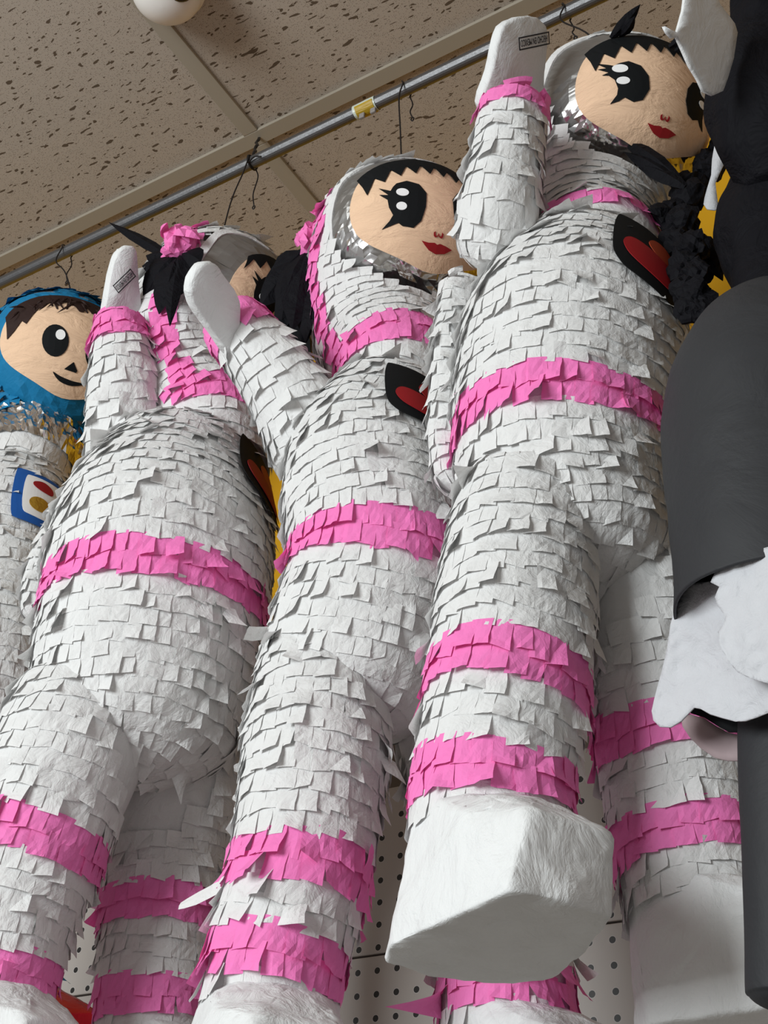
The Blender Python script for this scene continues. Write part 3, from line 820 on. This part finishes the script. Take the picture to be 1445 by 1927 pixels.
P3 = astronaut(dict(seed=3, label='astronaut pinata with a braid, nearest and furthest right, beside the black doll', accent='pink', accent_name='pink', phi=60,
    torso=[(1108,545,170,.865),(1082,640,212,.85),(1067,760,215,.845),(1062,860,208,.84),(1066,970,205,.84),(1075,1040,200,.84)], belt=838,
    near_leg=[(1000,960,140,.80),(978,1090,150,.785),(958,1265,152,.77),(928,1480,151,.76),(924,1572,152,.757)], near_bands=[1285,1500],
    far_leg=[(1180,1040,120,.875),(1232,1250,138,.89),(1272,1450,142,.90),(1300,1620,142,.905),(1322,1712,142,.905)], far_bands=[1405,1600],
    arm=[(966,212,65,.755),(955,290,66,.76),(940,390,73,.77),(932,450,72,.785)], cuff=.052,
    hand=[(903,205),(918,130),(934,58),(958,36),(990,30),(1012,40),(1024,66),(1016,150),(1008,210)], hand_Y=.75, hand_n=(.35,-.93,-.1),
    stamp=((967,96),(1024,84),.0125), head=(1160,239,.90,166), hphi=57, htau=31, hrho=7, rim=1.03, neck=(1117,492,.87,128),
    patch=(1228,500), patch_kind='black', patch_rot=-.12, pack=[(884,560,58,.835),(874,680,66,.83),(868,820,68,.825),(868,905,58,.82)],
    puff=(950,260,.95,24), tail=[], no_far_tail=True, eye_kind=1, eye_scale=.86, eye_shift=(-.03,.0),
spikes=[(-.52,.62,.16,.34,.013),(-.44,.66,.02,.14,.013),(.05,.62,.35,.40,.013),(.12,.60,.20,.22,.012),(.36,.54,.35,.16,.018),(.48,.50,.30,.06,.014),(.60,.35,.2,.0,.01)]))
P2 = astronaut(dict(seed=2, label='astronaut pinata in the middle of the row, waving, face turned to the camera', accent='pink', accent_name='pink', phi=57,
    torso=[(735,770,120,.885),(708,860,160,.875),(705,950,172,.87),(712,1080,172,.865),(690,1200,182,.865),(670,1280,180,.865)], belt=1090,
    near_leg=[(610,1240,118,.84),(598,1400,138,.825),(585,1500,135,.815),(562,1650,131,.805),(522,1800,130,.80),(502,1905,124,.80)], near_bands=[1650,1822], flare=1.6,
    torn_near=[(480,1420,452,1365,.82,.81,.008),(475,1440,440,1445,.82,.81,.008),(470,1480,442,1540,.815,.80,.007),(462,1500,438,1500,.815,.81,.010),(430,1655,338,1702,.77,.78,.011),(440,1700,400,1745,.77,.77,.009)],
    far_leg=[(800,1210,110,.93),(868,1400,118,.945),(905,1600,124,.955),(945,1780,126,.96),(955,1935,126,.96)], far_bands=[1690,1880],
    arm=[(440,612,60,.775),(484,664,66,.79),(545,745,76,.82),(590,830,88,.85)], cuff=.072,
    hand=[(430,670),(388,615),(356,568),(352,530),(372,497),(398,494),(420,525),(438,548),(446,585),(442,640)], hand_Y=.765, hand_n=(.25,-.95,-.1),
    head=(755,468,.90,163), hphi=57, htau=22.6, hrho=9, neck=(748,712,.895,108),
    patch=(803,770), patch_kind='black', patch_rot=.0, pack=None,
    puff=(592,455,.86,36), tail=[(585,480,505,650,0,.022),(580,480,540,660,.01,.024),(575,485,565,665,0,.022),(570,490,488,578,-.01,.026),(578,470,492,545,-.01,.022),(575,480,530,600,-.015,.030),(580,478,550,620,-.015,.032),(585,480,575,640,-.005,.028),(570,478,512,520,0,.026),(580,490,520,640,.01,.024),(582,480,560,600,.0,.034),(590,480,583,600,.0,.026)]))
P1 = astronaut(dict(seed=1, label='astronaut pinata left of the middle one, face turned away with black paper pigtail', accent='pink', accent_name='pink', phi=84,
    torso=[(345,905,160,.875),(318,985,200,.86),(302,1060,214,.85),(290,1150,213,.845),(272,1270,213,.845),(255,1360,200,.845)], belt=1152,
    near_leg=[(160,1340,135,.80),(125,1430,143,.79),(65,1590,132,.78),(22,1720,122,.775),(-22,1890,112,.77)], near_bands=[1612,1842], flare=1.2,
    far_leg=[(330,1330,120,.91),(338,1460,122,.925),(315,1590,118,.935),(305,1735,114,.94),(290,1880,108,.94),(285,1960,106,.94)], far_bands=[1715,1905],
    arm=[(226,618,48,.79),(232,700,62,.80),(234,780,70,.815),(238,850,74,.835)], cuff=.070,
    hand=[(192,622),(194,575),(208,500),(222,470),(240,462),(253,472),(257,530),(262,590),(255,625)], hand_Y=.78, hand_n=(.35,-.92,-.1), stamp=((217,552),(250,520),.0115),
    head=(405,574,.90,144), hphi=106, htau=29, hrho=6, rim=.97, fs=.90, neck=(398,812,.89,112),
    patch=(492,918), patch_kind='black', patch_rot=-.15, pack=[(158,930,38,.865),(124,1010,48,.855),(98,1095,58,.85),(86,1160,52,.845)],
    puff=(340,462,.80,36), tail=[(330,490,205,418,0,.012),(330,490,270,560,0,.026),(335,490,300,590,0,.030),(330,490,268,500,0,.026),(345,480,378,492,0,.026),(340,490,320,612,-.01,.014),(340,485,345,540,0,.028),(330,485,290,530,-.01,.034),(325,480,275,480,-.01,.024),(335,490,310,560,-.012,.034),(340,490,330,560,-.01,.030)]))
P0 = astronaut(dict(seed=5, label='boy astronaut pinata with blue helmet rim at the left edge', accent='blue', accent_name='blue', phi=65,
    torso=[(38,905,95,.925),(15,970,124,.92),(0,1060,132,.915),(-18,1200,134,.91),(-40,1350,130,.91)], belt=None,
    near_leg=[(-130,1380,80,.87),(-200,1520,88,.85),(-260,1700,86,.84),(-300,1820,84,.84)], near_bands=[1800], boot='redboot', boot_label='shiny red paper boot',
    far_leg=[(0,1360,84,.97),(2,1500,84,.98),(6,1660,82,.985),(24,1800,74,.99),(30,1875,76,.99)], far_bands=[1870],
    arm=None, head=(108,690,.92,142), hphi=62, htau=25, hrho=4, neck=(48,868,.92,86), patch=(85,945), patch_kind='boy'))

# braid of the nearest girl, with a frayed end
bpath = [(1345,278,.935,20),(1325,325,.92,30),(1285,375,.885,36),(1272,425,.86,34),(1290,475,.835,36),(1300,520,.815,30),(1298,560,.80,32),(1312,590,.795,24)]
bm_ = MB()
bp = smooth_line([np.append(at(x, y, Y), r*1.12/scale_at(at(x, y, Y))) for x, y, Y, r in bpath], 2)
for i, q in enumerate(bp):
    d = (bp[min(i+1, len(bp)-1)]-bp[max(i-1, 0)])[:3]; R = rot_to(d)
    s_ = 1 if i % 2 else -1
    crumple(bm_, q[:3]+R[:, 0]*s_*q[3]*.30, q[3], .85, .72, 1.15, R, seed=i*3.1, amp=.20, n=3)
bo = bm_.build('braid', M['blackpaper'], P3['hel'], smooth=False, label='thick braid of crumpled black paper')
for grp in (((1320,450,1372,520,.85,.88,.010),(1322,455,1360,528,.85,.88,.016),(1318,460,1352,515,.85,.87,.020),(1316,450,1345,480,.85,.87,.02)),
            ((1260,395,1222,388,.86,.85,.012),(1270,400,1218,395,.86,.84,.016)),
            ((1280,340,1165,258,.87,.865,.018),(1285,352,1175,285,.87,.862,.018),(1290,352,1200,310,.87,.862,.018)),
            ((1300,560,1350,585,.80,.80,.03),(1305,580,1335,602,.80,.80,.02))):
    tl = MB()
    for (x0, y0, x1, y1, Y0, Y1, wd) in grp: leaf(tl, at(x0, y0, Y0), at(x1, y1, Y1), wd, (.3, -1, -.2), .04, .3)
    tl.build('loose_strand', M['blackpaper'], bo)

hook('black wire hook holding the boy with blue helmet', at(128, 460, RY), P0['top'], 1, .035)
hook('black wire hook holding the astronaut turned away', at(473, 312, RY), P1['top'], 1, .060)
hook('black wire hook holding the middle waving astronaut', at(763, 178, RY), P2['top'], 1, .030)
hook('black wire hook holding the rightmost astronaut', at(1066, 36, RY), P3['top'], 1, .020)
t = thing('wire_tie', (GX, GY-.01, CZ), 'twisted black wire tying the rail to the ceiling grid joint', 'wire')
mb = MB(); rp = at(474, 308, RY); pts = [V(GX+.006, GY, CZ-.007)]
for k in range(1, 9):
    f_ = k/9; pts.append(V(GX+.006+(rp[0]-GX-.006)*f_+.0015*math.sin(k*2.2), GY+(RY-GY)*f_+.0015*math.cos(k*2.2), CZ-.007+(RZ+.010-CZ+.007)*f_))
pts.append(V(rp[0], RY, RZ+.0105)); wire(mb, pts, .0019)
wire(mb, [p+V(.0018*math.cos(i*1.7), .0018*math.sin(i*1.7), 0) for i, p in enumerate(pts)], .0013)
wire(mb, [V(rp[0], RY+.0105*math.cos(q), RZ+.0105*math.sin(q)) for q in [i*PI/8 for i in range(17)]], .0013)
wire(mb, [V(rp[0], RY-.008, RZ-.008), V(rp[0]+.014, RY-.012, RZ-.008), V(rp[0]+.024, RY-.010, RZ-.012)], .0012)
mb.build('wire', M['wirem'], t, smooth=True)

# ---------------------------------------------------------------- black doll at the right edge
dp = thing('black_doll_pinata', at(1500, 1900, .80), 'tall black paper doll pinata with white cuffs at the right edge', 'pinata')
Fd = V(math.sin(1.05), -math.cos(1.05), 0)
def crease_tube(name, rows, m_, parent, amp=.004, freq=30, cap0=None, cap1=None, label=None, ax=1, ay=1, k=64, zf=.4, solid=0):
    rows = [(x, y, r, Y-.02) for x, y, r, Y in rows]
    t_ = tube_px(rows, Fd, cap0=cap0, cap1=cap1, ax=ax, ay=ay, n=160); mb = MB(); vs = []; fs = []
    from mathutils import noise
    for i in range(t_.n):
        for j in range(k):
            a = 2*PI*j/k; q = i/(t_.n-1)*t_.len; p = t_.S(q, a); nn = unit(p-t_.c[i])
            vs.append(p+nn*amp*noise.noise(Vector((math.cos(a)*freq*.06, math.sin(a)*freq*.06, q*freq*zf)))*1.6+nn*amp*.5*noise.noise(Vector((*(p*freq*2.4),))))
    for i in range(t_.n-1):
        for j in range(k): fs.append((i*k+j, i*k+(j+1) % k, (i+1)*k+(j+1) % k, (i+1)*k+j))
    if not solid:
        fs.append(tuple(range(k))[::-1]); fs.append(tuple((t_.n-1)*k+j for j in range(k)))
    mb.add(vs, fs); return mb.build(name, m_, parent, smooth=True, label=label, solid=solid), t_
crease_tube('arm', [(1450,-40,66,.80),(1440,60,72,.80),(1430,150,96,.80),(1448,240,103,.81),(1478,330,90,.83)], M['blackpaper'], dp, amp=.006, freq=16, cap1=.5, label='black crepe paper sleeve')
bod, bt = crease_tube('bodice', [(1475,330,90,.86),(1458,420,106,.85),(1466,520,90,.84),(1475,600,90,.83)], M['blackpaper'], dp, amp=.005, freq=16, cap0=.5, label='black crepe paper bodice with gathers')
sk, skt = crease_tube('skirt', [(1452,598,92,.81),(1448,660,155,.80),(1452,760,198,.79),(1460,900,202,.785),(1470,1040,200,.78),(1480,1150,205,.78)], M['gray'], dp, amp=.0022, freq=14, label='smooth charcoal paper skirt', solid=.002)
crease_tube('leg', [(1480,1130,92,.81),(1475,1400,88,.80),(1480,1700,80,.795),(1484,1860,78,.795)], M['gray'], dp, amp=.002, freq=8, cap1=.55, label='long black paper leg')
def sheet(name, outline, Yf, m_, parent, amp=.006, th=.0012, label=None, edge=.02, seed=0, off=.0):
    """torn tissue sheet: outline traced in the photo, each point at its own distance so that the sheet curves round the body"""
    from mathutils import noise
    v, f = fill([(x/1000, y/1000) for x, y in outline], edge); vs = []
    for x, y in v:
        Y = Yf(x*1000, y*1000)-.02+amp*noise.noise(Vector((x*9, y*6, seed)))+amp*.30*abs(noise.noise(Vector((x*26+y*9, y*20, seed))))+amp*.10*noise.noise(Vector((x*70, y*50, seed)))
        vs.append(at(x*1000, y*1000, Y))
    mb = MB(); mb.add(vs, f); return mb.build(name, m_, parent, smooth=True, solid=th, label=label)
cu_ = sheet('cuff', [(1290,-30),(1284,20),(1272,62),(1262,58),(1248,50),(1254,62),(1263,72),(1272,70),(1282,92),(1296,124),(1312,150),(1322,172),(1340,180),(1358,172),(1366,150),(1378,110),(1385,62),(1380,45),(1352,8),(1340,-30)],
      lambda x, y: .665+.0006*(x-1280)+.0002*y, M['white_flat'], dp, amp=.004, th=.003, label='stiff white paper cuff on the raised sleeve')
sheet('collar', [(1352,263),(1344,276),(1340,300),(1338,330),(1332,350),(1326,372),(1324,385),(1330,394),(1345,396),(1352,392),(1346,345),(1356,322),(1366,302)], lambda x, y: .90, M['sheet'], dp, amp=.01, th=.0012, label='white paper collar tip')
yf = lambda x, y: .735+.45*((1440-x)/1000)**1.0*.35+(.00003*(y-1100))
sheet('frill', [(1275,1132),(1286,1112),(1304,1098),(1340,1094),(1420,1060),(1520,1040),(1600,1100),(1600,1340),(1445,1342),(1425,1350),(1402,1357),(1385,1358),(1362,1352),(1336,1344),(1318,1334),(1306,1332),(1296,1342),(1282,1357),(1262,1369),(1242,1368),(1230,1356),(1226,1338),(1234,1305),(1246,1262),(1256,1220),(1262,1175)],
      yf, M['sheet'], dp, amp=.012, label='large torn white tissue frill below the skirt', edge=.014)
sheet('frill', [(1338,1096),(1346,1078),(1378,1058),(1410,1040),(1445,1030),(1560,1020),(1560,1290),(1445,1286),(1418,1279),(1390,1266),(1372,1246),(1355,1218),(1352,1190),(1362,1176),(1366,1160),(1352,1142),(1346,1124),(1354,1104)],
      lambda x, y: yf(x, y)-.028, M['sheet'], dp, amp=.012, label='crumpled upper white tissue frill', edge=.012, seed=5)
sheet('underskirt_flap', [(1282,1352),(1300,1345),(1325,1352),(1350,1368),(1372,1380),(1400,1385),(1400,1432),(1370,1432),(1345,1426),(1318,1408),(1298,1388),(1285,1368)], lambda x, y: .81, mat('shade_darkened_mauve_paper', (.40, .31, .32), .8), dp, amp=.004, label='mauve paper flap under the frill, colour darkened for its shade')  # the shade the frill throws on this flap is put into its colour
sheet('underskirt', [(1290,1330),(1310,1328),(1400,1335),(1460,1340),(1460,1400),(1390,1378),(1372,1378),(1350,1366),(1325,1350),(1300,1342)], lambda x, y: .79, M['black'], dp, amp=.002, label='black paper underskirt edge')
# brown paper piece on the yellow wall between two figures
bw = thing('wall_decoration', at(572, 640, WY+.01), 'small brown and black paper shape on the yellow wall', 'decoration')
v_ = [at(x, y, WY+.012) for x, y in ((540,640),(560,585),(580,575),(590,660),(575,670),(560,655))]
mb = MB(); mb.add(v_, [tuple(range(6))]); mb.build('paper_shape', M['brown'], bw, solid=.003)
v_ = [at(x, y, WY+.006) for x, y in ((563,610),(572,602),(584,640),(586,672),(574,672),(560,655))]
mb = MB(); mb.add(v_, [tuple(range(6))]); mb.build('black_edge', M['black'], bw, solid=.003)
